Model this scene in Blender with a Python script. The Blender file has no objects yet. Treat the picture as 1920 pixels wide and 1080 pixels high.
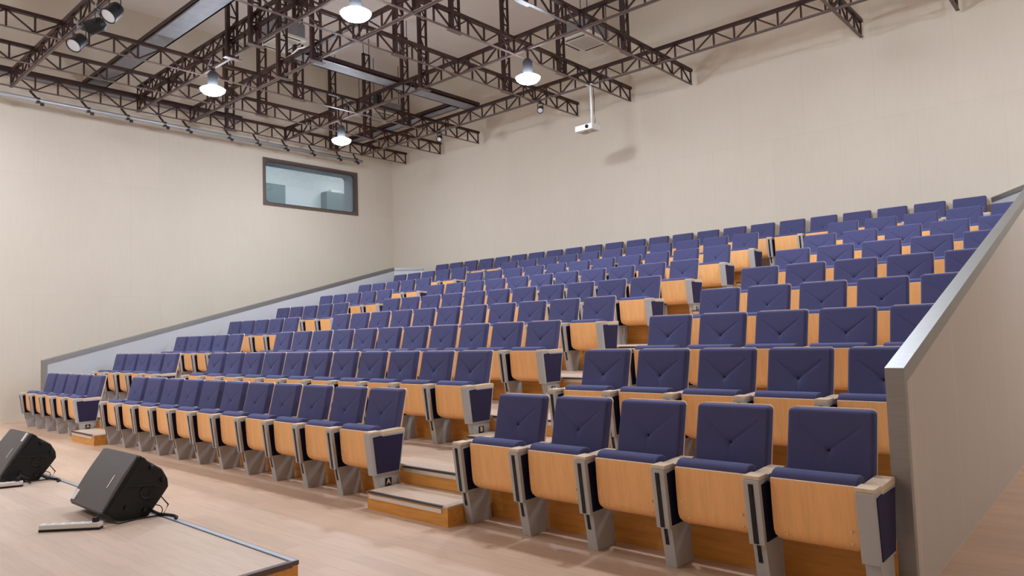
import bpy, bmesh, math, random
from mathutils import Vector, Matrix
PI = math.pi
random.seed(7)
S = bpy.context.scene
COL = S.collection

# ---------------------------------------------------------------- camera, world, exposure
def cam_axes(yaw, pitch, roll):
    f = Vector((-math.sin(yaw)*math.cos(pitch), math.cos(yaw)*math.cos(pitch), math.sin(pitch)))
    r = f.cross(Vector((0, 0, 1))).normalized()
    u = r.cross(f)
    return (r*math.cos(roll) + u*math.sin(roll), u*math.cos(roll) - r*math.sin(roll), f)
r_, u_, f_ = cam_axes(.7257, .0597, -.0335)
cd = bpy.data.cameras.new('camera')
cd.sensor_width = 36; cd.lens = 1335.6/1920*36; cd.clip_start = .05; cd.clip_end = 100
cam = bpy.data.objects.new('camera', cd); COL.objects.link(cam)
M3 = Matrix((r_, u_, -f_)).transposed()
cam.matrix_world = Matrix.Translation((3.8352, -3.5846, 1.3962)) @ M3.to_4x4()
S.camera = cam
W = bpy.data.worlds.new('world'); S.world = W; W.use_nodes = True
W.node_tree.nodes['Background'].inputs[0].default_value = (.5, .5, .5, 1)
W.node_tree.nodes['Background'].inputs[1].default_value = .05
S.view_settings.view_transform = 'Standard'; S.view_settings.look = 'None'
S.view_settings.exposure = 0.0; S.view_settings.gamma = 1
S.view_settings.use_curve_mapping = False
S.cycles.max_bounces = 10; S.cycles.diffuse_bounces = 6
S.cycles.sample_clamp_indirect = 6
LAMP = 255.0            # radiance of the lamp lenses
LAMP_COL = (.88, .985, 1.14)

# ---------------------------------------------------------------- materials
def mat(name, col, rough=.6, metal=0, spec=.4):
    m = bpy.data.materials.new(name); m.use_nodes = True
    b = m.node_tree.nodes['Principled BSDF']
    b.inputs['Base Color'].default_value = (*col, 1); b.inputs['Roughness'].default_value = rough
    b.inputs['Metallic'].default_value = metal; b.inputs['Specular IOR Level'].default_value = spec
    m.diffuse_color = (*col, 1)
    return m
def nt(m): return m.node_tree, m.node_tree.nodes['Principled BSDF']
def coords(t, scale=(1, 1, 1), kind='Object', rot=(0, 0, 0)):
    c = t.nodes.new('ShaderNodeTexCoord'); mp = t.nodes.new('ShaderNodeMapping')
    mp.inputs['Scale'].default_value = scale; mp.inputs['Rotation'].default_value = rot
    t.links.new(c.outputs[kind], mp.inputs[0]); return mp.outputs[0]
def noise(t, vec, scale, detail=4, rough=.6):
    n = t.nodes.new('ShaderNodeTexNoise'); n.inputs['Scale'].default_value = scale
    n.inputs['Detail'].default_value = detail; n.inputs['Roughness'].default_value = rough
    t.links.new(vec, n.inputs['Vector']); return n.outputs['Fac']
def ramp(t, fac, stops):
    r = t.nodes.new('ShaderNodeValToRGB'); e = r.color_ramp.elements
    while len(e) < len(stops): e.new(.5)
    for k, (p, c) in enumerate(stops): e[k].position = p; e[k].color = (*c, 1)
    t.links.new(fac, r.inputs[0]); return r.outputs[0]
def mixc(t, a, b, fac, mode='MIX'):
    m = t.nodes.new('ShaderNodeMix'); m.data_type = 'RGBA'; m.blend_type = mode
    for s, v in ((m.inputs[6], a), (m.inputs[7], b), (m.inputs[0], fac)):
        if hasattr(v, 'is_linked') or hasattr(v, 'links'): t.links.new(v, s)
        elif isinstance(v, (int, float)): s.default_value = v
        else: s.default_value = (*v, 1)
    return m.outputs[2]
def bump(t, b, h, strength=.2, dist=.01):
    n = t.nodes.new('ShaderNodeBump'); n.inputs['Strength'].default_value = strength
    n.inputs['Distance'].default_value = dist
    t.links.new(h, n.inputs['Height']); t.links.new(n.outputs[0], b.inputs['Normal'])
def scol(c, k): return tuple(min(1, v*k) for v in c)

def wood(name, col, rough=.4, along=(1, 1, 14), amt=.22, scale=3, rot=(0, 0, 0)):
    """veneer: streaks running along one axis"""
    m = mat(name, col, rough); t, b = nt(m)
    v = coords(t, along, rot=rot)
    n = noise(t, v, scale, 5, .65)
    c = ramp(t, n, [(.25, scol(col, 1-amt)), (.5, col), (.78, scol(col, 1+amt*.6))])
    t.links.new(c, b.inputs['Base Color']); return m
def planks(name, col, size=(1.4, .13), rot=0, gap=.004, amt=.14, rough=.42):
    m = mat(name, col, rough); t, b = nt(m)
    v = coords(t, (1, 1, 1), rot=(0, 0, rot))
    br = t.nodes.new('ShaderNodeTexBrick'); br.offset = .37
    br.inputs['Scale'].default_value = 1; br.inputs['Brick Width'].default_value = size[0]
    br.inputs['Row Height'].default_value = size[1]; br.inputs['Mortar Size'].default_value = gap*.5
    br.inputs['Mortar Smooth'].default_value = .3
    br.inputs['Color1'].default_value = (*scol(col, 1-amt*.5), 1)
    br.inputs['Color2'].default_value = (*scol(col, 1+amt*.5), 1)
    br.inputs['Mortar'].default_value = (*scol(col, .88), 1)
    t.links.new(v, br.inputs['Vector'])
    mp = t.nodes.new('ShaderNodeMapping'); mp.inputs['Scale'].default_value = (1.2, 16, 1)
    t.links.new(v, mp.inputs[0])
    n = noise(t, mp.outputs[0], 2.2, 6, .65)
    g = ramp(t, n, [(.25, (.84, .80, .77)), (.55, (1, 1, 1)), (.8, (1.0, 1.0, 1.0))])
    c = mixc(t, br.outputs['Color'], g, .75, 'MULTIPLY')
    big = noise(t, v, .9, 2)
    g2 = ramp(t, big, [(.3, (.93, .91, .89)), (.7, (1, 1, 1))])
    c = mixc(t, c, g2, .8, 'MULTIPLY')
    t.links.new(c, b.inputs['Base Color']); return m
def plaster(name, col, panel=(1.2, 2.4), seam=.9, axis='YZ'):
    """large cream wall panels: faint vertical grain, thin seams, a few scuffs"""
    m = mat(name, col, .8, spec=.2); t, b = nt(m)
    c0 = t.nodes.new('ShaderNodeTexCoord'); sp = t.nodes.new('ShaderNodeSeparateXYZ')
    t.links.new(c0.outputs['Object'], sp.inputs[0])
    cb = t.nodes.new('ShaderNodeCombineXYZ')
    t.links.new(sp.outputs[axis[0]], cb.inputs[0]); t.links.new(sp.outputs[axis[1]], cb.inputs[1])
    v = cb.outputs[0]
    br = t.nodes.new('ShaderNodeTexBrick'); br.offset = .5
    br.inputs['Scale'].default_value = 1; br.inputs['Brick Width'].default_value = panel[0]
    br.inputs['Row Height'].default_value = panel[1]; br.inputs['Mortar Size'].default_value = .0035
    br.inputs['Mortar Smooth'].default_value = .4
    br.inputs['Color1'].default_value = (*scol(col, .985), 1); br.inputs['Color2'].default_value = (*scol(col, 1.01), 1)
    br.inputs['Mortar'].default_value = (*scol(col, seam), 1)
    t.links.new(v, br.inputs['Vector'])
    mp = t.nodes.new('ShaderNodeMapping'); mp.inputs['Scale'].default_value = (14, 1.2, 1); t.links.new(v, mp.inputs[0])
    n = noise(t, mp.outputs[0], 1.5, 6, .7)
    g = ramp(t, n, [(.3, (.955, .95, .94)), (.7, (1, 1, 1))])
    c = mixc(t, br.outputs['Color'], g, .8, 'MULTIPLY')
    n2 = noise(t, v, .7, 4, .6)
    g2 = ramp(t, n2, [(.35, (.965, .96, .95)), (.65, (1, 1, 1))])
    c = mixc(t, c, g2, .8, 'MULTIPLY')
    t.links.new(c, b.inputs['Base Color'])
    bump(t, b, n, .06, .01)
    return m
def fabric(name, col, sheen=.25):
    m = mat(name, col, .92, spec=.12); t, b = nt(m)
    n = noise(t, coords(t), 260, 2, .5)
    c = ramp(t, n, [(.3, scol(col, .86)), (.7, scol(col, 1.12))])
    t.links.new(c, b.inputs['Base Color'])
    b.inputs['Sheen Weight'].default_value = sheen; b.inputs['Sheen Roughness'].default_value = .5
    b.inputs['Sheen Tint'].default_value = (.6, .65, 1, 1)
    bump(t, b, n, .12, .002)
    return m
def steel(name, col, rough, streak=(60, 1, 1), amt=.1):
    m = mat(name, col, rough, 1); t, b = nt(m)
    n = noise(t, coords(t, streak), 6, 4)
    c = ramp(t, n, [(.3, scol(col, 1-amt)), (.7, scol(col, 1+amt))])
    t.links.new(c, b.inputs['Base Color'])
    return m
def emit(name, col, s):
    m = mat(name, col); t, b = nt(m)
    b.inputs['Emission Color'].default_value = (*col, 1); b.inputs['Emission Strength'].default_value = s
    return m

WALLC = (.66, .585, .485)
M_wallx = plaster('wall_panels_side', WALLC, axis='YZ')
M_wally = plaster('wall_panels_back', WALLC, axis='XZ')
M_ceil = plaster('ceiling_board', (.84, .78, .74), (1.2, 1.2), .86, axis='XY')
M_floor = planks('hall_floor_wood', (.63, .435, .305))
M_stage = planks('stage_floor_wood', (.65, .485, .37))
M_tread = planks('tread_wood', (.64, .47, .345))
M_riser = wood('riser_oak', (.70, .32, .065), .42, (1.2, 14, 14), .25, 2.2)
M_ply = wood('plywood', (.93, .495, .195), .38, (14, 14, 1.2), .13, 2.0)
M_plyedge = wood('plywood_edge', (.80, .58, .40), .5, (3, 3, 3), .08)
M_beech = wood('beech', (.70, .535, .375), .42, (12, 2, 12), .12)
M_navy = fabric('navy_fabric', (.076, .076, .168))
M_panel = fabric('dark_navy_panel', (.034, .027, .066), .04)
M_inner = fabric('inner_panel_fabric', (.010, .010, .028), .02)
M_grey = mat('grey_powder_coat', (.44, .44, .44), .45)
M_black = mat('black_plastic', (.010, .010, .011), .45)
M_cab = mat('speaker_cabinet_black', (.007, .007, .0075), .42); t, b = nt(M_cab); bump(t, b, noise(t, coords(t), 160, 2), .25, .003)
M_truss = mat('brown_steel_paint', (.034, .013, .010), .42)
M_trussb = mat('brown_steel_lighter', (.12, .082, .072), .42)  # paler brown: light on the bottom chords' undersides put into the colour
M_duct = steel('galvanised_sheet', (.26, .265, .28), .62, (1, 1, 1), .12); M_duct.node_tree.nodes['Principled BSDF'].inputs['Metallic'].default_value = .35
M_steel = steel('brushed_steel', (.35, .345, .335), .46, (1, 1, 60), .08)
M_alu = mat('aluminium_trim', (.72, .68, .62), .4, .6)
M_part_out = plaster('partition_board', (.60, .54, .49), (1.1, 6), 1.25, axis='YZ')  # seams lighter than the board: groove highlights painted into the colour
M_part_in = mat('partition_pale_board', (.50, .51, .53), .6)
M_white = mat('white_plastic', (.78, .76, .73), .4)
M_ac = mat('cream_plastic', (.70, .64, .55), .5)
M_acgrille = mat('grille_plastic', (.50, .46, .40), .6)
M_frame = mat('bronze_window_frame', (.15, .105, .085), .4, .3)
M_gasket = mat('dark_gasket', (.05, .045, .05), .5)
M_reveal = mat('reveal_grey', (.36, .38, .40), .5)
M_ctrl = mat('control_room_wall', (.64, .69, .72), .8)
M_cabi = mat('control_room_cabinet', (.20, .26, .28), .6)
M_screw = mat('zinc_screw', (.75, .74, .70), .3, 1)
M_letter = mat('letter_ivory', (.85, .62, .42), .5)
M_gel = mat('frosted_lens', (.62, .63, .66), .25)
M_lens = emit('lamp_lens_glow', LAMP_COL, LAMP)
M_refl = emit('lamp_bowl_glow', LAMP_COL, 40)
M_ctrl_l = emit('control_room_light', (.95, .98, 1), 11)
M_house = mat('lamp_housing_grey', (.05, .05, .055), .6)
M_pipe = mat('pipe_zinc', (.47, .48, .50), .42, .5)
M_strip = mat('edge_strip_blue_grey', (.44, .46, .49), .4, .3)
M_cable = mat('black_cable', (.012, .012, .012), .5)
M_greyc = mat('grey_cable', (.20, .20, .22), .5)
M_glass = bpy.data.materials.new('window_glass'); M_glass.use_nodes = True
t = M_glass.node_tree; t.nodes.clear()
o_ = t.nodes.new('ShaderNodeOutputMaterial'); mx = t.nodes.new('ShaderNodeMixShader'); tr = t.nodes.new('ShaderNodeBsdfTransparent')
gl = t.nodes.new('ShaderNodeBsdfGlossy'); gl.inputs['Roughness'].default_value = .02; fr = t.nodes.new('ShaderNodeFresnel'); fr.inputs[0].default_value = 1.5
tr.inputs[0].default_value = (.93, .96, .97, 1)
t.links.new(fr.outputs[0], mx.inputs[0]); t.links.new(tr.outputs[0], mx.inputs[1]); t.links.new(gl.outputs[0], mx.inputs[2]); t.links.new(mx.outputs[0], o_.inputs[0])
# speaker grille: fine horizontal slots
M_grille = mat('speaker_grille', (.045, .045, .047), .5, .3); t, b = nt(M_grille)
wv = t.nodes.new('ShaderNodeTexBrick'); wv.offset = .5
wv.inputs['Scale'].default_value = 1; wv.inputs['Brick Width'].default_value = .022; wv.inputs['Row Height'].default_value = .0105
wv.inputs['Mortar Size'].default_value = .0032; wv.inputs['Mortar Smooth'].default_value = .2
wv.inputs['Color1'].default_value = (.012, .012, .012, 1); wv.inputs['Color2'].default_value = (.016, .016, .016, 1); wv.inputs['Mortar'].default_value = (.15, .14, .135, 1)
c0 = t.nodes.new('ShaderNodeTexCoord'); t.links.new(c0.outputs['UV'], wv.inputs['Vector']); t.links.new(wv.outputs['Color'], b.inputs['Base Color'])

# ---------------------------------------------------------------- mesh helpers
class MB:
    def __init__(s): s.bm = bmesh.new()
    def box(s, x0, x1, y0, y1, z0, z1):
        m = Matrix.Translation(((x0+x1)/2, (y0+y1)/2, (z0+z1)/2)) @ Matrix.Diagonal((abs(x1-x0), abs(y1-y0), abs(z1-z0), 1))
        bmesh.ops.create_cube(s.bm, size=1, matrix=m); return s
    def prism(s, pts, axis, a0, a1):
        """closed polygon pts in the plane across axis, extruded from a0 to a1"""
        def P(p, a):
            return {'X': (a, p[0], p[1]), 'Y': (p[0], a, p[1]), 'Z': (p[0], p[1], a)}[axis]
        A = [s.bm.verts.new(P(p, a0)) for p in pts]; B = [s.bm.verts.new(P(p, a1)) for p in pts]
        n = len(pts)
        s.bm.faces.new(A); s.bm.faces.new(B[::-1])
        for i in range(n): s.bm.faces.new((A[i], B[i], B[(i+1) % n], A[(i+1) % n]))
        return s
    def bar(s, p, q, w=.02, h=None, up=(0, 0, 1)):
        p, q = Vector(p), Vector(q); d = (q-p); L = d.length; d.normalize()
        up = Vector(up)
        if abs(d.dot(up)) > .99: up = Vector((0, 1, 0))
        x = d.cross(up).normalized(); z = x.cross(d)
        h = h or w
        m = Matrix((x*w, d*L, z*h)).transposed().to_4x4(); m.translation = (p+q)/2
        bmesh.ops.create_cube(s.bm, size=1, matrix=m); return s
    def tube(s, pts, r, n=8, cap=True):
        pts = [Vector(p) for p in pts]; rings = []
        for i, p in enumerate(pts):
            d = (pts[min(i+1, len(pts)-1)] - pts[max(i-1, 0)]).normalized()
            a = d.cross(Vector((0, 0, 1)))
            if a.length < .01: a = d.cross(Vector((0, 1, 0)))
            a.normalize(); c = a.cross(d)
            rr = r[i] if isinstance(r, (list, tuple)) else r
            rings.append([s.bm.verts.new(p + a*rr*math.cos(2*PI*k/n) + c*rr*math.sin(2*PI*k/n)) for k in range(n)])
        for A, B in zip(rings, rings[1:]):
            for k in range(n): s.bm.faces.new((A[k], A[(k+1) % n], B[(k+1) % n], B[k]))
        if cap: s.bm.faces.new(rings[0][::-1]); s.bm.faces.new(rings[-1])
        return s
    def lathe(s, prof, n=32, m=Matrix()):
        rings = []
        for r, z in prof:
            if r < 1e-5: rings.append([s.bm.verts.new(m @ Vector((0, 0, z)))])
            else: rings.append([s.bm.verts.new(m @ Vector((r*math.cos(2*PI*k/n), r*math.sin(2*PI*k/n), z))) for k in range(n)])
        for A, B in zip(rings, rings[1:]):
            if len(A) == 1 and len(B) == 1: continue
            for k in range(n):
                if len(A) == 1: s.bm.faces.new((A[0], B[k], B[(k+1) % n]))
                elif len(B) == 1: s.bm.faces.new((A[k], A[(k+1) % n], B[0]))
                else: s.bm.faces.new((A[k], A[(k+1) % n], B[(k+1) % n], B[k]))
        return s
    def bevel(s, w, seg=2, ang=30):
        bmesh.ops.recalc_face_normals(s.bm, faces=s.bm.faces)
        es = [e for e in s.bm.edges if len(e.link_faces) == 2 and e.calc_face_angle(0) > math.radians(ang)]
        bmesh.ops.bevel(s.bm, geom=es, offset=w, segments=seg, affect='EDGES', profile=.6, clamp_overlap=True); return s
    def mesh(s, name, m, smooth=False, ang=None):
        bmesh.ops.recalc_face_normals(s.bm, faces=s.bm.faces)
        if ang is not None:
            for e in s.bm.edges: e.smooth = len(e.link_faces) == 2 and e.calc_face_angle(0) < math.radians(ang)
            smooth = True
        for f in s.bm.faces: f.smooth = smooth
        me = bpy.data.meshes.new(name); s.bm.to_mesh(me); s.bm.free()
        me.materials.append(m); return me
    def build(s, name, m, parent=None, **k):
        return link(name, s.mesh(name, m, **k), parent)
def link(name, me, parent=None):
    o = bpy.data.objects.new(name, me); COL.objects.link(o)
    if parent is not None: o.parent = parent
    return o
def tag(o, label, cat, group=None):
    o['label'] = label; o['category'] = cat
    if group: o['group'] = group
    return o
def thing(name, label, cat, loc=(0, 0, 0), group=None, rz=0):
    o = bpy.data.objects.new(name, None); COL.objects.link(o); o.location = loc; o.rotation_euler.z = rz
    o.empty_display_size = .1
    return tag(o, label, cat, group)
def struct(o): o['kind'] = 'structure'; return o
ORD = ['first', 'second', 'third', 'fourth', 'fifth', 'sixth', 'seventh', 'eighth', 'ninth', 'tenth', 'eleventh', 'twelfth',
       'thirteenth', 'fourteenth', 'fifteenth', 'sixteenth', 'seventeenth', 'eighteenth', 'nineteenth', 'twentieth',
       'twenty-first', 'twenty-second', 'twenty-third']

# ---------------------------------------------------------------- room shell
XL, XR, YB, YF, ZC = -12.4, 6.2, 9.58, -9.5, 8.72
struct(MB().box(XL, XR, YF, YB, -.1, 0).build('floor', M_floor))
struct(MB().box(XL-.25, XR+.25, YF-.25, YB+.25, ZC, ZC+.15).build('ceiling', M_ceil))
struct(MB().box(XL-.25, XR+.25, YB, YB+.25, 0, ZC).build('wall_back', M_wally))
struct(MB().box(XR, XR+.25, YF, YB, 0, ZC).build('wall_right', M_wallx))
struct(MB().box(XL-.25, XR+.25, YF-.25, YF, 0, ZC).build('wall_front', M_wally))
WY0, WY1, WZ0, WZ1 = 5.49, 8.34, 4.73, 5.935
wl = MB()
wl.box(XL-.25, XL, YF, WY0, 0, ZC).box(XL-.25, XL, WY1, YB, 0, ZC).box(XL-.25, XL, WY0, WY1, 0, WZ0).box(XL-.25, XL, WY0, WY1, WZ1, ZC)
struct(wl.build('wall_left', M_wallx))

# control room behind the left wall window
X0 = -15.5
struct(MB().box(X0-.1, X0, 3.5, 11.5, 3.2, 7.0).build('wall_control_back', M_ctrl))
struct(MB().box(X0, XL-.25, 3.4, 3.5, 3.2, 7.0).build('wall_control_left', M_ctrl))
struct(MB().box(X0, XL-.25, 11.5, 11.6, 3.2, 7.0).build('wall_control_right', M_ctrl))
struct(MB().box(X0, XL-.25, 3.5, 11.5, 3.1, 3.2).build('floor_control', M_ctrl))
struct(MB().box(X0, XL-.25, 3.5, 11.5, 7.0, 7.1).build('ceiling_control', M_ctrl))
tag(MB().box(X0+.02, X0+.32, 6.6, 7.775, 3.2, 5.97).bevel(.01).build('cabinet', M_cabi), 'blue-grey cabinet seen through the left part of the wall window', 'cabinet')
c2 = thing('cabinet', 'blue-grey cabinet seen through the right part of the wall window', 'cabinet', (X0+.2, 9.6, 3.2))
MB().box(-.18, .12, -.40, .47, 0, 2.77).bevel(.01).build('body', M_cabi, c2)
MB().box(.12, .135, -.39, .20, .02, 2.75).box(.12, .135, .21, .46, .02, 2.75).build('door', M_cabi, c2)
tag(MB().box(X0+.05, X0+.30, 9.40, 9.78, 5.972, 6.05).bevel(.02).build('storage_box', M_white), 'small white box lying on the right cabinet in the control room', 'box')
cl = thing('ceiling_light', 'flat white light panel on the control room ceiling behind the window', 'lamp', (-14.1, 7.4, 6.99))
MB().box(-.35, .35, -.9, .9, -.05, 0).build('frame', M_white, cl)
MB().box(-.31, .31, -.86, .86, -.056, -.048).build('diffuser', M_ctrl_l, cl)
cl2 = cl.copy(); COL.objects.link(cl2); cl2.location.y = 9.9; cl2['label'] = 'flat white light panel at the far right end of the control room ceiling'
for ch in list(cl.children): c = ch.copy(); COL.objects.link(c); c.parent = cl2

def rrect(y0, y1, z0, z1, r, n=6):
    pts = []
    for cy, cz, a in ((y1-r, z1-r, 0), (y0+r, z1-r, 90), (y0+r, z0+r, 180), (y1-r, z0+r, 270)):
        for k in range(n+1):
            q = math.radians(a + 90*k/n); pts.append((cy + r*math.cos(q), cz + r*math.sin(q)))
    return pts
def ring(mb, outer, inner, x0, x1):
    n = len(outer); V = [[mb.bm.verts.new((x, p[0], p[1])) for p in L] for x in (x0, x1) for L in (outer, inner)]
    A, B, C, D = V
    for i in range(n):
        j = (i+1) % n
        mb.bm.faces.new((A[i], A[j], B[j], B[i])); mb.bm.faces.new((C[i], C[j], D[j], D[i]))
        mb.bm.faces.new((A[i], A[j], C[j], C[i])); mb.bm.faces.new((B[i], B[j], D[j], D[i]))
    return mb
win = struct(bpy.data.objects.new('window_1', None)); COL.objects.link(win)
win.location = (XL, (WY0+WY1)/2, WZ0)
def off(o): o.location = -Vector(win.location); return o
rO = rrect(WY0, WY1, WZ0, WZ1, .002)
off(ring(MB(), rO, rrect(WY0+.05, WY1-.05, WZ0+.05, WZ1-.05, .002), XL-.05, XL+.03).build('window_frame', M_frame, win))
off(ring(MB(), rrect(WY0+.045, WY1-.045, WZ0+.045, WZ1-.045, .002), rrect(WY0+.075, WY1-.11, WZ0+.08, WZ1-.085, .10), XL-.06, XL+.005).build('inner_frame', M_frame, win))
off(ring(MB(), rrect(WY0+.07, WY1-.10, WZ0+.07, WZ1-.075, .11), rrect(WY0+.08, WY1-.115, WZ0+.085, WZ1-.09, .10), XL-.03, XL+.008).build('gasket', M_gasket, win))
off(ring(MB(), rrect(WY0+.02, WY1-.02, WZ0+.02, WZ1-.02, .002), rrect(WY0+.085, WY1-.12, WZ0+.09, WZ1-.095, .10), XL-.45, XL-.06).build('reveal', M_reveal, win))
off(MB().box(XL-.055, XL-.045, WY0+.06, WY1-.06, WZ0+.06, WZ1-.06).build('window_pane', M_glass, win))

# ---------------------------------------------------------------- tiers, steps, partitions, stage
DY, DZ, PITCH = 1.126, .290, .55
PXL, PXR = -11.13, 2.825
AX = [(-8.035, -7.118), (-.948, -.006)]        # the two aisles
for k in range(1, 9):
    y0 = .385 + (k-1)*DY; y1 = y0 + DY if k < 8 else YB
    mb = MB().box(PXL, PXR, y0, y1, 0 if k == 1 else (k-2)*DZ, k*DZ-.02)
    tier = struct(mb.build('floor_tier', M_riser))
    tb = MB().box(PXL, PXR, y0-.004, y1, k*DZ-.02, k*DZ)
    for a0, a1 in AX: tb.box(a0, a1, y0-.05, y0, k*DZ-.02, k*DZ)
    tb.build('tread', M_tread, tier)
    for a0, a1 in AX:
        MB().box(a0, a1, y0-.046, y0, (k-1)*DZ+.145 if k < 8 else (k-1)*DZ, k*DZ-.02).build('riser', M_riser, tier)
        MB().box(a0+.02, a1-.02, y0-.054, y0-.046, k*DZ-.048, k*DZ-.018).build('nosing', M_alu, tier)
        MB().box(a0+.01, a1-.01, y0-.056, y0-.03, k*DZ-.014, k*DZ+.001).build('tread_edge', M_gasket, tier)
aname = ['left', 'right']
for k in range(0, 8):
    for s, (a0, a1) in enumerate(AX):
        z = k*DZ; yf = k*DY - .038; yb = k*DY + .335
        where = 'standing on the hall floor' if k == 0 else 'leading up from the %s row' % ORD[k]
        st = thing('aisle_step', 'wooden box step %s in the %s aisle of the seats' % (where, aname[s]), 'step', ((a0+a1)/2, yf, z), 'aisle steps')
        w = (a1-a0)/2
        MB().box(-w, w, .006, yb-yf, 0.0, .128).build('step_box', M_riser, st)
        MB().box(-w-.004, w+.004, 0, yb-yf, .128, .145).bevel(.003).build('step_tread', M_tread, st)
        MB().box(-w+.03, w-.06, -.003, .007, .092, .122).build('nosing', M_alu, st)
        MB().box(-w+.01, w-.05, -.0045, .02, .134, .1465).build('tread_edge', M_gasket, st)

def slope_wall(name, label, x0, x1, y0, y1, zf, inner, outer, capw):
    """sloping side wall of the stand with a steel cap on its top and front"""
    t_ = thing(name, label, 'partition', ((x0+x1)/2, y0, 0))
    cx = (x0+x1)/2
    def bld(mb, n, m, **k):
        o = mb.build(n, m, t_, **k); o.location = (-cx, -y0, 0); return o
    prof = lambda d: [(y0+.012, 0), (y1, 0), (y1, zf(y1)-d), (y0+.012, zf(y0)-d)]
    bld(MB().prism(prof(.012), 'X', x0, cx), 'left_panel', inner[0])
    bld(MB().prism(prof(.012), 'X', cx, x1), 'right_panel', inner[1])
    sl = (zf(y1)-zf(y0))/(y1-y0)
    cap = MB()
    e = capw
    for xa, xb in ((x0-.006, x0), (x1, x1+.006)):
        cap.prism([(y0, zf(y0)), (y1, zf(y1)), (y1, zf(y1)-.085), (y0+.05, zf(y0+.05)-.085), (y0+.05, 0), (y0, 0)], 'X', xa, xb)
    cap.prism([(y0, zf(y0)), (y1, zf(y1)), (y1, zf(y1)-.012), (y0+.012, zf(y0+.012)-.012), (y0+.012, 0), (y0, 0)], 'X', x0, x1)
    bld(cap, 'steel_cap', M_steel)
    return t_
zR = lambda y: 1.143 + .268*(y-.40)
zL = lambda y: 1.140 + .2525*(y-.45)
slope_wall('side_partition', 'beige sloping side partition with brushed steel cap at right of the seats', 2.825, 2.902, .40, 8.0, zR, (M_part_in, M_part_out), None, .05)
slope_wall('side_partition', 'pale sloping side partition with steel cap between left seats and wall', -11.33, -11.13, .45, 8.55, zL, (M_part_out, M_part_in), None, .05)
def diag_wall(label, p, q, z):
    p, q = Vector(p), Vector(q); d = (q-p).normalized(); n = Vector((-d.y, d.x))*.06
    t_ = thing('corner_parapet', label, 'partition', (p.x, p.y, 0))
    def poly(e): return [tuple((p+n*e-p)), tuple((q+n*e-p)), tuple((q-n*e-p)), tuple((p-n*e-p))]
    MB().prism(poly(1), 'Z', 2.0, z-.05).build('panel', M_part_in, t_)
    MB().prism(poly(1.25), 'Z', z-.07, z).bevel(.004).build('steel_cap', M_steel, t_)
diag_wall('low pale parapet with steel cap cutting the back left corner', (-11.17, 8.60), (-10.62, 9.16), 3.17)
diag_wall('low pale parapet with steel cap cutting the back right corner', (2.23, 9.50), (2.82, 8.42), 3.19)

stg = thing('stage_platform', 'low wooden stage platform with metal edge in front of the seats', 'stage', (.34, -1.455, 0))
MB().box(-8.6, 0, -6.5, 0, 0, .18).build('stage_base', M_riser, stg)
MB().box(-8.6, -.03, -6.5, -.035, .18, .2).build('stage_floor', M_stage, stg)
MB().box(-8.6, .004, -.035, .004, .18, .202).box(-.03, .004, -6.5, -.035, .172, .202).build('edge_trim', M_trussb, stg)
MB().box(-8.6, -.004, -.032, -.002, .2015, .2035).build('edge_strip', M_strip, stg)
MB().box(-8.6, -.03, -.042, -.034, .1995, .2025).build('edge_groove', M_gasket, stg)

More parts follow.
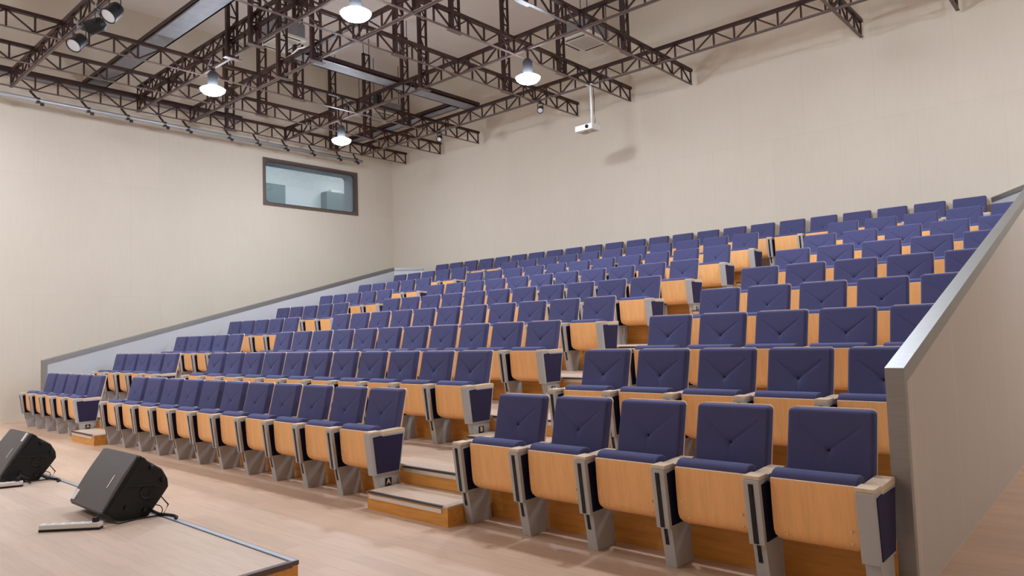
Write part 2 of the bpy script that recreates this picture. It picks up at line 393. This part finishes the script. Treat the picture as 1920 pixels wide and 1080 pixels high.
# ---------------------------------------------------------------- auditorium seats
def back_y(z): return .328 + (z-.50)*.24           # front face of the backrest
def seat_meshes():
    R = {}
    # backrest cushion: rounded pad with V seams and a button
    x0, x1, z0, z1 = .1034, .5486, .47, .915
    N, Mz = 76, 72; rc = .022; rf = .020; cxm = (x0+x1)/2; bz = .703
    L1 = (Vector((cxm-.158, .828)), Vector((cxm, bz))); L2 = (Vector((cxm+.158, .828)), Vector((cxm, bz)))
    def seg(p, a, b):
        d = b-a; tt = max(0, min(1, (p-a).dot(d)/d.dot(d))); return (p-(a+d*tt)).length, tt
    mb = MB(); G = []
    for j in range(Mz+1):
        row = []
        for i in range(N+1):
            ee = lambda t: .5-.5*math.cos(PI*t)
            u = .35*ee(i/N)+.65*i/N; v = .35*ee(j/Mz)+.65*j/Mz
            x = x0+(x1-x0)*u; z = z0+(z1-z0)*v
            # rounded corners
            for cx, cz in ((x0+rc, z1-rc), (x1-rc, z1-rc), (x0+rc, z0+rc), (x1-rc, z0+rc)):
                dx, dz = x-cx, z-cz
                if dx*(1 if cx > cxm else -1) > 0 and dz*(1 if cz > .7 else -1) > 0:
                    L = math.hypot(dx, dz); m_ = max(abs(dx), abs(dz))
                    if L > 1e-6: x = cx+dx*m_/L; z = cz+dz*m_/L
            # distance to the outline
            dx = max(abs(x-cxm)-((x1-x0)/2-rc), 0); dz = max(abs(z-(z0+z1)/2)-((z1-z0)/2-rc), 0)
            d = rc-math.hypot(dx, dz) if (dx > 0 or dz > 0) else min((x1-x0)/2-abs(x-cxm), (z1-z0)/2-abs(z-(z0+z1)/2))
            d = max(d, 0)
            yo = rf-math.sqrt(max(rf*rf-(rf-min(d, rf))**2, 0))
            p = Vector((x, z)); g = 0
            for A, B in (L1, L2):
                q, tt = seg(p, A, B); g += .0052*math.exp(-(q/.0052)**2)*(.6+.4*tt) + .0028*math.exp(-(q/.022)**2)*tt
            q, tt = seg(p, Vector((cxm, bz)), Vector((cxm, z0+.02))); g += .0022*math.exp(-(q/.005)**2)
            rr = (p-Vector((cxm, bz))).length; g += .006*math.exp(-(rr/.012)**2) + .004*math.exp(-(rr/.045)**2)
            bul = -.012*(1-((x-cxm)/(.5*(x1-x0)))**2)*math.exp(-((z-.58)/.10)**2)
            row.append(mb.bm.verts.new((x, back_y(z)+yo+g+bul, z)))
        G.append(row)
    for j in range(Mz):
        for i in range(N): mb.bm.faces.new((G[j][i], G[j][i+1], G[j+1][i+1], G[j+1][i]))
    loop = [G[0][i] for i in range(N)]+[G[j][N] for j in range(Mz)]+[G[Mz][i] for i in range(N, 0, -1)]+[G[j][0] for j in range(Mz, 0, -1)]
    bk = [mb.bm.verts.new((v.co.x, back_y(v.co.z)+.062, v.co.z)) for v in loop]
    for i in range(len(loop)):
        j = (i+1) % len(loop); mb.bm.faces.new((loop[i], bk[i], bk[j], loop[j]))
    mb.bm.faces.new(bk)
    R['backrest'] = mb.mesh('backrest', M_navy, ang=50)
    # plywood shell behind the backrest
    o = rrect(x0-.002, x1+.001, .33, z1+.005, .032); mb = MB()
    A = [mb.bm.verts.new((p[0], back_y(p[1])+.0615, p[1])) for p in o]; B = [mb.bm.verts.new((p[0], back_y(p[1])+.076, p[1])) for p in o]
    mb.bm.faces.new(A); mb.bm.faces.new(B[::-1])
    for i in range(len(o)): mb.bm.faces.new((A[i], B[i], B[(i+1) % len(o)], A[(i+1) % len(o)]))
    R['backrest_shell'] = mb.mesh('backrest_shell', M_plyedge)
    # button
    R['button'] = MB().lathe([(.0, .004), (.006, .003), (.0085, 0), (.006, -.003)], 12, Matrix.Translation((cxm, back_y(bz)+.0185, bz)) @ Matrix.Rotation(PI/2, 4, 'X')).mesh('button', M_inner, smooth=True)
    # folded seat: plywood underside that faces the front
    front = [(.083, .588), (.090, .47), (.098, .37), (.104, .325), (.113, .300), (.130, .280), (.160, .264), (.235, .248)]
    half = [.2085, .2095, .2100, .2100, .207, .197, .182, .165]
    mb = MB(); rows = []
    for k, ((y, z), h) in enumerate(zip(front, half)):
        a = front[max(k-1, 0)]; c = front[min(k+1, len(front)-1)]
        n = Vector((-(c[1]-a[1]), c[0]-a[0])).normalized()*.012      # towards the cushion
        if n.x < 0 and k < 4: n = -n
        if k >= 4 and n.y < 0: n = -n
        xm = .332
        rows.append([mb.bm.verts.new(v) for v in ((xm-h, y, z), (xm+h, y, z), (xm+h, y+n.x, z+n.y), (xm-h, y+n.x, z+n.y))])
    for A, B in zip(rows, rows[1:]):
        for i in range(4): mb.bm.faces.new((A[i], A[(i+1) % 4], B[(i+1) % 4], B[i]))
    mb.bm.faces.new(rows[0][::-1]); mb.bm.faces.new(rows[-1])
    R['seat_shell'] = mb.mesh('seat_shell', M_ply, ang=35)
    mb = MB().box(.332-.2085, .332+.2085, .0845, .0985, .586, .5925); R['shell_edge'] = mb.bevel(.002).mesh('shell_edge', M_plyedge)
    prof = [(.100, .592), (.108, .612), (.125, .626), (.155, .632), (.190, .630), (.215, .618), (.228, .595), (.240, .50), (.250, .40), (.255, .33), (.245, .285), (.215, .268), (.17, .28), (.127, .33), (.115, .40), (.106, .50)]
    R['seat'] = MB().prism(prof, 'X', .120, .544).bevel(.010, 3, 40).mesh('seat', M_navy, ang=60)
    R['screw'] = [MB().lathe([(0, -.003), (.0045, -.0025), (.006, 0), (.006, .003)], 10, Matrix.Translation((x, y, z)) @ Matrix.Rotation(-PI/2, 4, 'X')).mesh('screw', M_screw)
                  for x, y, z in ((.155, .0925, .40), (.508, .0925, .375), (.19, .107, .31), (.505, .107, .312))]
    # arm frame
    body = [(.016, .580), (.060, .240), (.322, .240), (.386, .566), (.128, .580)]
    R['arm_frame'] = MB().prism(body, 'X', .004, .088).bevel(.003).mesh('arm_frame', M_grey)
    def inset(x): return [(.050, .556), (.086, .256), (.312, .256), (.366, .553), (.150, .553), (.132, .563)], x
    R['inner_panel'] = MB().prism(inset(0)[0], 'X', .086, .0925).mesh('inner_panel', M_inner)
    R['outer_panel'] = MB().prism(inset(0)[0], 'X', .0005, .006).mesh('outer_panel', M_inner)
    R['end_panel'] = MB().prism(inset(0)[0], 'X', .086, .0925).mesh('end_panel', M_panel)
    R['tablet_slot'] = MB().prism([(.0165, .56), (.0572, .246), (.066, .246), (.030, .56)], 'X', .030, .058).prism([(.014, .555), (.021, .50), (.03, .50), (.03, .555)], 'X', .036, .052).bevel(.001).mesh('tablet_slot', M_black)
    R['armrest'] = MB().box(.001, .090, .026, .136, .580, .602).prism([(.128, .562), (.385, .566), (.390, .590), (.384, .600), (.136, .594)], 'X', .001, .089).bevel(.004).mesh('armrest', M_beech)
    ped = [(.094, .242), (.140, 0), (.335, 0), (.318, .242)]
    R['pedestal'] = MB().prism(ped, 'X', .007, .079).bevel(.003).mesh('pedestal', M_grey)
    R['pedestal_slot'] = MB().prism([(.0925, .240), (.1115, .135), (.118, .135), (.100, .240)], 'X', .028, .050).mesh('pedestal_slot', M_black)
    R['hinge'] = MB().box(.088, .103, .20, .235, .27, .31).bevel(.004).mesh('hinge', M_grey)
    R['letter_plate'] = MB().box(.079, .083, .172, .238, .142, .207).bevel(.004).mesh('letter_plate', M_black)
    return R
SM = seat_meshes()
proto = {}
def add(name, parent): return link(name, SM[name], parent)
def make_arm(parent, kind, letter=None):
    """kind: 'left' shared or left-hand standard, 'end' standard closing a block on its right"""
    a = add('arm_frame', parent)
    add('armrest', a); p = add('pedestal', parent)
    if kind == 'left':
        add('inner_panel', a); add('outer_panel', a); add('tablet_slot', a); add('pedestal_slot', p); add('hinge', a)
    else:
        add('end_panel', a); add('outer_panel', a); a.location.x = p.location.x = PITCH
        if letter:
            add('letter_plate', p)
            key = 'letter_' + letter
            if key not in SM:
                fc = bpy.data.curves.new('row_letter', 'FONT'); fc.body = letter; fc.size = .062; fc.extrude = .0006
                fc.align_x = 'CENTER'; fc.align_y = 'CENTER'; fc.materials.append(M_letter); fc.offset = .0012
                tmp = bpy.data.objects.new('tmp', fc); SM[key] = bpy.data.meshes.new_from_object(tmp); bpy.data.objects.remove(tmp)
            lo = link('row_letter', SM[key], p)
            lo.location = (.0838, .205, .1745); lo.rotation_euler = (PI/2, 0, PI/2)
def make_seat(screws):
    root = bpy.data.objects.new('auditorium_seat', None); COL.objects.link(root); root.empty_display_size = .1
    b = add('backrest', root); add('backrest_shell', b); add('button', b)
    s = add('seat', root); add('seat_shell', s); add('shell_edge', s)
    if screws:
        for me in SM['screw']: link('screw', me, s)
    make_arm(root, 'left')
    return root
def copy_tree(o, parent=None):
    c = o.copy(); COL.objects.link(c)
    if parent is not None: c.parent = parent
    for ch in list(o.children): copy_tree(ch, c)
    return c
XC, XLB = -1.058 - 11*PITCH, -1.058 - 11*PITCH - 1.080 - 5*PITCH
BLOCKS = [('left', XLB, 5), ('middle', XC, 11), ('right', 0.0, 5)]
used = {True: None, False: None}
def get_seat(scr):
    if used[scr] is None: used[scr] = make_seat(scr); return used[scr]
    return copy_tree(used[scr])
todo = []
RN = ['front', 'second', 'third', 'fourth', 'fifth', 'sixth', 'seventh', 'eighth']
for k in range(8):
    for bname, bx, n in BLOCKS:
        for i in range(n):
            lab = 'navy folding seat, %s from the left in the %s block of the %s row' % (ORD[i], bname, RN[k])
            last = i == n-1
            end = None
            if last and bname != 'right': end = 'ABCDEFGH'[k]
            elif last and k == 0: end = ''
            todo.append((k, bx+i*PITCH, k == 0 and bname != 'left', lab, end))
for i in range(23):
    lab = 'navy folding seat, %s from the left in the unbroken back row' % ORD[i]
    todo.append((8, -10.5434+i*PITCH, False, lab, '' if i == 22 else None))
ends = []
for k, x, scr, lab, end in todo:
    o = get_seat(scr); o.location = (x, k*DY, k*DZ)
    tag(o, lab, 'seat', 'folding seats of the auditorium')
    if end is not None: ends.append((o, end))
for o, end in ends: make_arm(o, 'end', end or None)

# ---------------------------------------------------------------- lighting grid
ZB = 6.205; TH = .27
def truss(axis, a0, a1, c, label, z=ZB, phase=0, double=False, name='lattice_truss'):
    """flat welded lattice beam along X or Y, from a0 to a1, at the other coordinate c"""
    def P(a, b, zz): return (a, c+b, zz) if axis == 'X' else (c+b, a, zz)
    def bx(mb, A0, A1, b0, b1, z0, z1):
        return mb.box(A0, A1, c+b0, c+b1, z0, z1) if axis == 'X' else mb.box(c+b0, c+b1, A0, A1, z0, z1)
    mid = (a0+a1)/2
    org = Vector((mid, c, z)) if axis == 'X' else Vector((c, mid, z))
    t_ = thing(name, label, 'truss', org, 'brown lattice trusses under the ceiling')
    def put(mb, n, m):
        o = mb.build(n, m, t_); o.location = -org; return o
    put(bx(bx(MB(), a0, a1, -.034, -.006, z+TH-.01, z+TH+.045), a0, a1, .006, .034, z+TH-.01, z+TH+.045), 'top_chord', M_truss)
    put(bx(bx(MB(), a0, a1, -.028, .028, z, z+.006), a0, a1, -.028, -.020, z, z+.028), 'bottom_chord', M_trussb)
    web = MB(); a = a0+.012; k = phase; step = .375
    while a < a1:
        web.bar(P(a, 0, z), P(a, 0, z+TH), .026)
        b = a+step
        if b < a1:
            lo, hi = (a, b) if k % 2 == 0 else (b, a)
            web.bar(P(lo, 0, z+.01), P(hi, 0, z+TH), .024)
        a = b; k += 1
    put(web, 'lattice_web', M_truss)
    if double:
        z2 = z+TH+.24
        put(bx(bx(MB(), a0, a1, -.034, -.006, z2-.01, z2+.03), a0, a1, .006, .034, z2-.01, z2+.03), 'upper_chord', M_truss)
        web = MB(); a = a0+.012
        while a < a1:
            web.bar(P(a, 0, z+TH), P(a, 0, z2), .022)
            if a+step < a1: web.bar(P(a, 0, z+TH), P(a+step, 0, z2), .02); web.bar(P(a+step, 0, z+TH), P(a, 0, z2), .02)
            a += step
        put(web, 'upper_web', M_truss)
    return t_
TY = [-11.54, -10.10, -8.665, -5.51, -4.115, -2.69, .50, 1.92]
YN = ['along the left wall', 'second out from the left wall', 'third out from the left wall', 'just right of the long catwalk',
      'carrying the projector pole', 'right of the projector pole', 'its end showing at the upper right', 'just its tip showing at the top right']
for x, n in zip(TY, YN): truss('Y', -6.0, 9.42, x, 'lattice truss running to the back wall, ' + n, phase=1)
TX = [(7.94, False), (5.65, False), (3.345, False), (2.244, True), (.02, False), (-1.09, False)]
XN = ['nearest the back wall', 'second from the back wall', 'third from the back wall', 'double height, fourth from the back wall',
      'carrying the three spotlights', 'at the top left corner beyond the spotlights']
for (y, dbl), n in zip(TX, XN):
    truss('X', -11.63, 3.6, y, 'cross truss parallel to the seat rows, ' + n, z=ZB+.004, double=dbl)

# lattice hangers from the ceiling
def hanger_meshes():
    L = 8.31-ZB; top = ZC-ZB
    a = MB().box(-.035, .035, -.115, -.055, -.012, L).box(-.02, .02, .072, .104, -.012, L).box(-.02, .02, -.115, .104, L-.03, L)
    a = a.box(-.006, .006, -.09, -.078, L, top).box(-.006, .006, .08, .092, L, top).mesh('hanger_post', M_truss)
    w = MB(); z = L-.035; k = 0
    while z-.34 > 0:
        w.bar((0, -.08, z-.34), (0, .09, z-.34), .024)
        if k % 2 == 0: w.bar((0, -.08, z-.32), (0, .09, z), .02)
        else: w.bar((0, .09, z-.32), (0, -.08, z), .02)
        z -= .34; k += 1
    w = w.mesh('hanger_lattice', M_truss)
    p = MB().box(-.05, .05, -.15, .15, -.022, -.010).mesh('foot_plate', M_trussb)
    return a, w, p
HM = hanger_meshes()
def hanger(x, y, label):
    t_ = thing('ceiling_hanger', label, 'hanger', (x, y, ZB), 'lattice hangers of the lighting grid')
    for n, me in zip(('hanger_post', 'hanger_lattice', 'foot_plate'), HM): link(n, me, t_)
YS = ['left-wall truss', 'second truss from the left wall', 'third truss from the left wall', 'truss right of the catwalk', 'projector truss', 'truss right of the projector', 'truss at the right']
for x, n in zip(TY[:7], YS):
    for y, w in ((4.22, 'nearer the stage'), (7.0, 'nearer the back wall')):
        if x == .50 and y < 5: continue
        hanger(x, y, 'brown ladder-like hanger on the %s, %s' % (n, w))
for x, y, w in ((-6.77, 2.244, 'right of the cream air conditioner on the double truss'), (-7.54, 2.244, 'left of the catwalk on the double truss'), (-6.69, 3.345, 'at the near end of the long catwalk on the third cross truss'), (-6.5, 5.65, 'right of the long catwalk on the second cross truss'), (-7.8, 3.345, 'left of the long catwalk on the third cross truss')):
    hanger(x, y, 'brown ladder-like hanger ' + w)

# catwalk planks lying on the grid
def plank(x0, x1, y0, y1, label):
    z = ZB+TH+.05 + (.24 if y1 < 2.4 else 0)
    t_ = thing('catwalk_plank', label, 'catwalk', ((x0+x1)/2, (y0+y1)/2, z))
    hx, hy = (x1-x0)/2, (y1-y0)/2
    MB().box(-hx, hx, -hy, hy, 0, .02).build('deck', M_duct, t_)
    if hx > hy: MB().box(-hx, hx, hy-.03, hy, 0.0, .10).box(-hx, hx, -hy, -hy+.03, -.005, .10).build('side_rail', M_truss, t_)
    else: MB().box(hx-.03, hx, -hy, hy, -.005, .10).box(-hx, -hx+.03, -hy, hy, 0, .10).build('side_rail', M_truss, t_)
plank(-12.35, 3.2, 1.43, 1.83, 'grey steel catwalk crossing the ceiling at upper left')
plank(-7.62, -7.24, 3.35, 8.0, 'grey steel catwalk running toward the back wall between the trusses')
plank(-11.6, -7.66, 7.46, 7.74, 'short dark catwalk near the back left corner of the ceiling')
plank(-11.96, -11.70, -2.0, 4.6, 'narrow dark catwalk along the left wall above the pipe')

# lighting pipe along the left wall
pp = thing('lighting_pipe', 'long galvanised pipe hung along the left wall under the trusses', 'pipe', (-11.76, 1, 6.10))
MB().tube([(0, -8, 0), (0, 7.05, 0)], .042, 12).build('pipe', M_pipe, pp, smooth=True)
for y in [-.45, .49, 1.36, 2.1, 2.85, 3.35, 4.3, 5.0, 5.75, 6.5, 7.3, 7.85]:
    cm = MB().bar((0, y-1, .02), (.10, y-1.16, .13), .03).box(-.04, .04, y-1.03, y-.97, -.05, .05).bar((.10, y-1.16, .13), (.2, y-1.16, .13), .022).box(-.02, .02, y-.96, y-.90, -.09, -.03)
    cm.build('pipe_clamp', M_truss, pp)

# high-bay lamps
def lamp(x, y, z, label, top):
    t_ = thing('high_bay_lamp', label, 'lamp', (x, y, z), 'high-bay lamps on the grid')
    MB().lathe([(.212, .0), (.200, -.030), (.16, -.066), (.09, -.094), (0, -.102)], 40).build('lens', M_lens, t_, smooth=True)
    MB().lathe([(.212, .0), (.165, .030), (.10, .052), (.07, .062), (0, .062)], 40).build('bowl', M_refl, t_, smooth=True)
    MB().lathe([(0, .058), (.075, .058), (.085, .10), (.085, .28), (.05, .33), (0, .33)], 20).build('ballast_housing', M_house, t_, ang=40)
    h = top-z
    MB().tube([(0, 0, .32), (0, 0, h)], .012, 8).box(-.03, .03, -.035, .035, h-.03, h+.03).build('hanging_rod', M_truss, t_)
LAMPS = [(-4.05, 2.244, 5.842, 'bright dome lamp nearest the top centre of the view, on the double truss'),
         (-8.27, 2.244, 5.839, 'bright dome lamp left of the window, on the double truss'),
         (-3.83, 5.65, 5.716, 'bright dome lamp just left of the projector pole'),
         (-9.28, 5.65, 5.747, 'bright dome lamp right above the wall window'),
         (.8, 2.244, 5.84, 'bright dome lamp over the right-hand seats'),
         (.9, 5.65, 5.84, 'bright dome lamp over the upper right seats'),
         (-10.3, -1.9, 5.84, 'bright dome lamp over the left of the stage'),
         (5.2, 6.6, 5.84, 'bright dome lamp over the right-hand passage'),
         (-3.6, -6.0, 5.84, 'added dome fill lamp, out of view over the back middle of the stage'),  # unseen lamp added to brighten the seat fronts
         (-8.8, -6.4, 5.84, 'added dome fill lamp, out of view over the back of the stage'),  # second unseen lamp added as front fill for the seats
         (-6.4, -2.7, 5.84, 'bright dome lamp over the middle of the stage')]
for x, y, z, l in LAMPS: lamp(x, y, z, l, ZB+.02 if y > 0 else ZB+.05)

# projector on its pole
pj = thing('projector', 'white projector on a long pole below the trusses', 'projector', (-4.24, 7.94, 5.30))
MB().box(-.205, .205, -.14, .16, 0, .115).bevel(.012).build('projector_body', M_white, pj)
lm = Matrix.Translation((.09, -.14, .06)) @ Matrix.Rotation(PI/2, 4, 'X')
MB().lathe([(.0, .002), (.026, .002), (.028, .02), (.036, .02), (.036, -.005)], 20, lm).build('lens', M_black, pj, ang=30)
MB().box(-.12, .0, -.1, .08, -.012, 0).box(.06, .16, -.06, .06, -.01, 0).build('underside_vent', M_acgrille, pj)
MB().tube([(.115, 0, .13), (.115, 0, .93)], .022, 12).build('pole', M_white, pj, smooth=True)
MB().box(.055, .175, -.06, .06, .112, .132).build('mount_plate', M_white, pj)
MB().box(.045, .185, -.07, .07, .905, .92).build('mount_plate', M_white, pj)
MB().tube([(.155, .03, .92), (.165, .035, .6), (.15, .035, .35), (.17, .04, .2), (.15, .03, .10)], .007, 6).build('power_cable', M_cable, pj)

# ceiling cassette air conditioners
def cassette(x, y, z, w, d, label):
    t_ = thing('air_conditioner', label, 'air conditioner', (x, y, z), 'cassette air conditioners')
    MB().box(-w*.44, w*.44, -d*.44, d*.44, .03, .34).build('housing', M_duct, t_)
    p = MB(); o = [(-w/2, -d/2), (w/2, -d/2), (w/2, d/2), (-w/2, d/2)]
    MB().box(-w/2, w/2, -d/2, d/2, -.01, .04).bevel(.012).build('panel', M_ac, t_)
    MB().box(-w*.30, w*.30, -d*.30, d*.30, -.022, -.008).bevel(.006).build('grille', M_acgrille, t_)
    for s in (-1, 1):
        MB().box(-w*.30, w*.30, s*d*.41-.022, s*d*.41+.022, -.014, -.006).build('air_flap', M_gasket, t_)
        MB().box(s*w*.41-.022, s*w*.41+.022, -d*.30, d*.30, -.014, -.006).build('air_flap', M_gasket, t_)
    for sx in (-1, 1):
        for sy in (-1, 1): MB().bar((sx*w*.4, sy*d*.4, .3), (sx*w*.4, sy*d*.4, ZC-z), .012).build('hanging_rod', M_truss, t_)
cassette(-8.78, 3.92, 7.32, .86, .66, 'cream cassette air conditioner hanging left of the top centre lamp')
cassette(-4.55, 8.42, 7.35, .80, .84, 'cream cassette air conditioner hanging near the back wall above the projector')
cassette(-11.35, 8.35, 7.30, .80, 1.05, 'cream cassette air conditioner hanging in the back left corner')

# stage spotlights and small devices
def spot(x, y, z, yaw, tilt, label, lensup=.02):
    t_ = thing('spotlight', label, 'spotlight', (x, y, z), None)
    R_ = Matrix.Rotation(yaw, 4, 'Z') @ Matrix.Rotation(tilt, 4, 'X')
    MB().lathe([(0, .11), (.05, .105), (.085, .075), (.10, .02), (.105, -.14), (.112, -.145), (.112, -.165), (.098, -.165), (.095, -.13), (0, -.13)], 24, R_).build('can', M_black, t_, ang=35)
    MB().lathe([(0, -.150), (.06, -.152), (.097, -.155)], 24, R_).build('lens', M_gel, t_, smooth=True)
    yk = MB(); a = R_ @ Vector((.118, 0, 0)); b_ = R_ @ Vector((-.118, 0, 0)); tp = Vector((0, 0, .24))
    yk.bar(a, a+Vector((0, 0, .19)), .025, .006).bar(b_, b_+Vector((0, 0, .19)), .025, .006).bar(a+Vector((0, 0, .19)), b_+Vector((0, 0, .19)), .025, .006)
    yk.build('yoke', M_black, t_)
    MB().box(-.025, .025, -.03, .03, .18, .31).build('clamp', M_duct, t_)
spot(-7.92, .02, 5.98, .5, -.75, 'black stage spotlight lowest of the three at upper left')
spot(-7.15, .02, 5.98, -.6, -1.15, 'black stage spotlight in the middle of the three at upper left')
spot(-6.50, .02, 5.98, .3, -.7, 'black stage spotlight nearest the top edge of the three at upper left')
def smallspot(x, y, z, label):
    t_ = thing('track_spotlight', label, 'spotlight', (x, y, z), None)
    R_ = Matrix.Rotation(.6, 4, 'Z') @ Matrix.Rotation(-1.0, 4, 'X')
    MB().lathe([(0, .11), (.05, .10), (.062, .0), (.066, -.10), (.055, -.10), (.05, -.06), (0, -.06)], 18, R_).build('can', M_black, t_, ang=35)
    MB().lathe([(0, -.075), (.054, -.08)], 18, R_).build('lens', M_gel, t_)
    MB().bar((.07, 0, 0), (.07, 0, .13), .02, .006).bar((-.07, 0, 0), (-.07, 0, .13), .02, .006).bar((.07, 0, .13), (-.07, 0, .13), .02, .006).box(-.02, .02, -.02, .02, .12, .22).build('yoke', M_black, t_)
smallspot(-5.42, 7.94, 6.03, 'small dark spotlight on the cross truss left of the projector pole')
smallspot(-8.55, 7.94, 6.06, 'small dark spotlight on the back cross truss near the back left corner')
tag(MB().box(-8.03, -7.9, 5.58, 5.72, 6.24, 6.44).bevel(.01).build('junction_box', M_black), 'black junction box in the second cross truss', 'junction box')
tag(MB().tube([(-6.62, 3.345, 6.52), (-6.9, 3.34, 6.53), (-7.2, 3.30, 6.56), (-7.5, 3.34, 6.535), (-7.9, 3.345, 6.53), (-8.2, 3.345, 6.52)], .016, 8).build('conduit', M_white, smooth=True), 'pale bent conduit lying on the third cross truss', 'conduit')

# ---------------------------------------------------------------- monitor speakers on the stage
ZS = .2
def speaker(loc, label, sticker_near):
    """origin: near end of the cabinet at the stage; the cabinet runs to -X, profile in (y, z)"""
    t_ = thing('monitor_speaker', label, 'speaker', loc, 'stage monitor speakers')
    L = .655
    P = [(-.428, .062), (-.19, .425), (-.14, .378), (-.045, .310), (-.006, .235), (0, .178), (-.05, .112), (-.137, 0), (-.305, 0)]
    nose = [(p[0], p[1]) for p in P]
    cab = MB().prism(nose, 'X', -L, 0)
    cab.bevel(.016, 3, 20).build('cabinet', M_cab, t_, ang=35)
    a, b2 = Vector((-.428, .062)), Vector((-.19, .425)); d = (b2-a).normalized(); n = Vector((-d.y, d.x))
    Lg = (b2-a).length
    # grille with its own flat coordinates
    mb = MB(); uvl = mb.bm.loops.layers.uv.new('UVMap'); rows = []
    NU = 8
    for i in range(NU+1):
        q = i/NU; s = .012+(Lg-.024)*q; bul = .010*math.sin(PI*q)+.012
        p = a+d*s+n*bul
        rows.append(((-L+.014, p[0], p[1]), (-.020, p[0], p[1]), s))
    V = [(mb.bm.verts.new(A), mb.bm.verts.new(B), s) for A, B, s in rows]
    for (A, B, s), (C, D, s2) in zip(V, V[1:]):
        f = mb.bm.faces.new((A, B, D, C))
        for lp, uv in zip(f.loops, ((0, s), (L, s), (L, s2), (0, s2))): lp[uvl].uv = uv
    E = [(mb.bm.verts.new((v[0].co - Vector((0, n[0]*.03, n[1]*.03)))), mb.bm.verts.new((v[1].co - Vector((0, n[0]*.03, n[1]*.03))))) for v in V]
    for k in range(NU):
        mb.bm.faces.new((V[k][0], V[k+1][0], E[k+1][0], E[k][0])); mb.bm.faces.new((V[k][1], E[k][1], E[k+1][1], V[k+1][1]))
    mb.bm.faces.new((V[0][0], E[0][0], E[0][1], V[0][1])); mb.bm.faces.new((V[-1][0], V[-1][1], E[-1][1], E[-1][0]))
    g = mb.build('grille', M_grille, t_)
    def onface(s0, s1, x0, x1, name, m, bul):
        mb = MB(); p, q = a+d*s0+n*bul, a+d*s1+n*bul; e = n*.012
        vs = [mb.bm.verts.new(v) for v in ((x0, p[0], p[1]), (x1, p[0], p[1]), (x1, q[0], q[1]), (x0, q[0], q[1]))]
        ws = [mb.bm.verts.new(v.co - Vector((0, e[0], e[1]))) for v in vs]
        mb.bm.faces.new(vs); mb.bm.faces.new(ws[::-1])
        for i in range(4): mb.bm.faces.new((vs[i], ws[i], ws[(i+1) % 4], vs[(i+1) % 4]))
        return mb.build(name, m, t_)
    if sticker_near: onface(.34, .42, -.10, -.045, 'paper_sticker', M_white, .0185)
    else: onface(.03, .105, -.63, -.57, 'paper_sticker', M_white, .0195)
    onface(.17, .26, -.150, -.135, 'badge', M_alu, .0245)
    # the near end: rubber feet, hand grip and pole socket
    for y, z in ((-.120, .330), (-.045, .235), (-.285, .085), (-.165, .05)):
        MB().lathe([(0, .016), (.013, .015), (.018, 0), (.018, -.006)], 14, Matrix.Translation((0, y, z)) @ Matrix.Rotation(PI/2, 4, 'Y')).build('rubber_foot', M_black, t_, ang=40)
    MB().lathe([(.030, .004), (.040, .007), (.046, 0), (.040, -.003), (.026, -.003), (.026, -.002), (0, -.002)], 24, Matrix.Translation((0.001, -.155, .165)) @ Matrix.Rotation(PI/2, 4, 'Y')).build('pole_socket', M_black, t_, ang=40)
    MB().prism([(-.30, .24), (-.10, .215), (-.055, .19), (-.06, .178), (-.11, .20), (-.30, .228)], 'X', -.01, .010).bevel(.003).build('end_rib', M_cab, t_)
    MB().prism([(-.40, .085), (-.175, .41), (-.155, .392), (-.375, .072)], 'X', -.02, .007).bevel(.003).build('end_lip', M_cab, t_)
    return t_
speaker((-1.404, -1.404, ZS), 'black monitor speaker tilted on the stage, nearer of the two', False)
speaker((-3.674, -1.458, ZS), 'black monitor speaker tilted at the left edge of the view', True)
def strip(p, q, label):
    p, q = Vector((*p, ZS)), Vector((*q, ZS)); L = (q-p).length; a = math.atan2(q.y-p.y, q.x-p.x)
    t_ = thing('power_strip', label, 'power strip', (p+q)/2, None, a)
    MB().box(-L/2, L/2, -.026, .026, .014, .046).bevel(.008, 3).build('strip_body', M_white, t_)
    MB().box(-L/2, L/2, -.024, .024, 0, .015).build('strip_base', M_black, t_)
    for k in range(5): MB().lathe([(.014, 0), (.016, .0015), (.018, 0)], 16, Matrix.Translation((-L/2+.05+k*(L-.10)/4.6, 0, .046))).build('socket', M_acgrille, t_)
    MB().box(L/2-.05, L/2-.02, -.016, .016, .04, .075).tube([(L/2-.035, 0, .07), (L/2-.02, .02, .09), (L/2+.03, .05, .05)], .006, 6).build('plug', M_black, t_)
strip((-1.60, -2.135), (-1.33, -1.865), 'white power strip lying in front of the nearer speaker')
strip((-3.60, -2.03), (-3.49, -1.765), 'white power strip lying at the left edge by the farther speaker')
def cables(x, y, who, ex, ey):
    z = ZS+.006
    tag(MB().tube([(x+.012, y-.16, .31), (x+.05, y-.08, .33), (x+.07, y-.04, .27), (x+.06, y-.07, z), (x+.045, y-.15, z), (x+.03, y-.24, z), (x+ex*.6, y+ey*.8, z), (x+ex, y+ey, z+.04)], .005, 6).build('power_cable', M_cable, smooth=True), 'thin black cable curving on the stage beside the %s speaker' % who, 'cable')
    tag(MB().tube([(x+.012, y-.13, .24), (x+.06, y-.10, z+.01), (x+.11, y-.06, z+.004), (x+.17, y-.045, z+.004), (x+.23, y-.05, z+.004), (x+.27, y-.075, z+.004)], .010, 8).build('speaker_cable', M_cable, smooth=True), 'thick black cable end behind the %s speaker' % who, 'cable')
    lp = [(x+.02+.05*math.cos(a)*(1+.2*math.sin(3*a)), y-.10+.035*math.sin(a), .215+.05*abs(math.sin(a*.5))) for a in [i*.35 for i in range(30)]]
    tag(MB().tube(lp, .0035, 6).build('cable_coil', M_cable, smooth=True), 'small coil of thin black cable behind the %s speaker' % who, 'cable')
cables(-1.40, -1.40, 'nearer', .09, -.45)
cables(-3.67, -1.45, 'farther', .19, -.30)
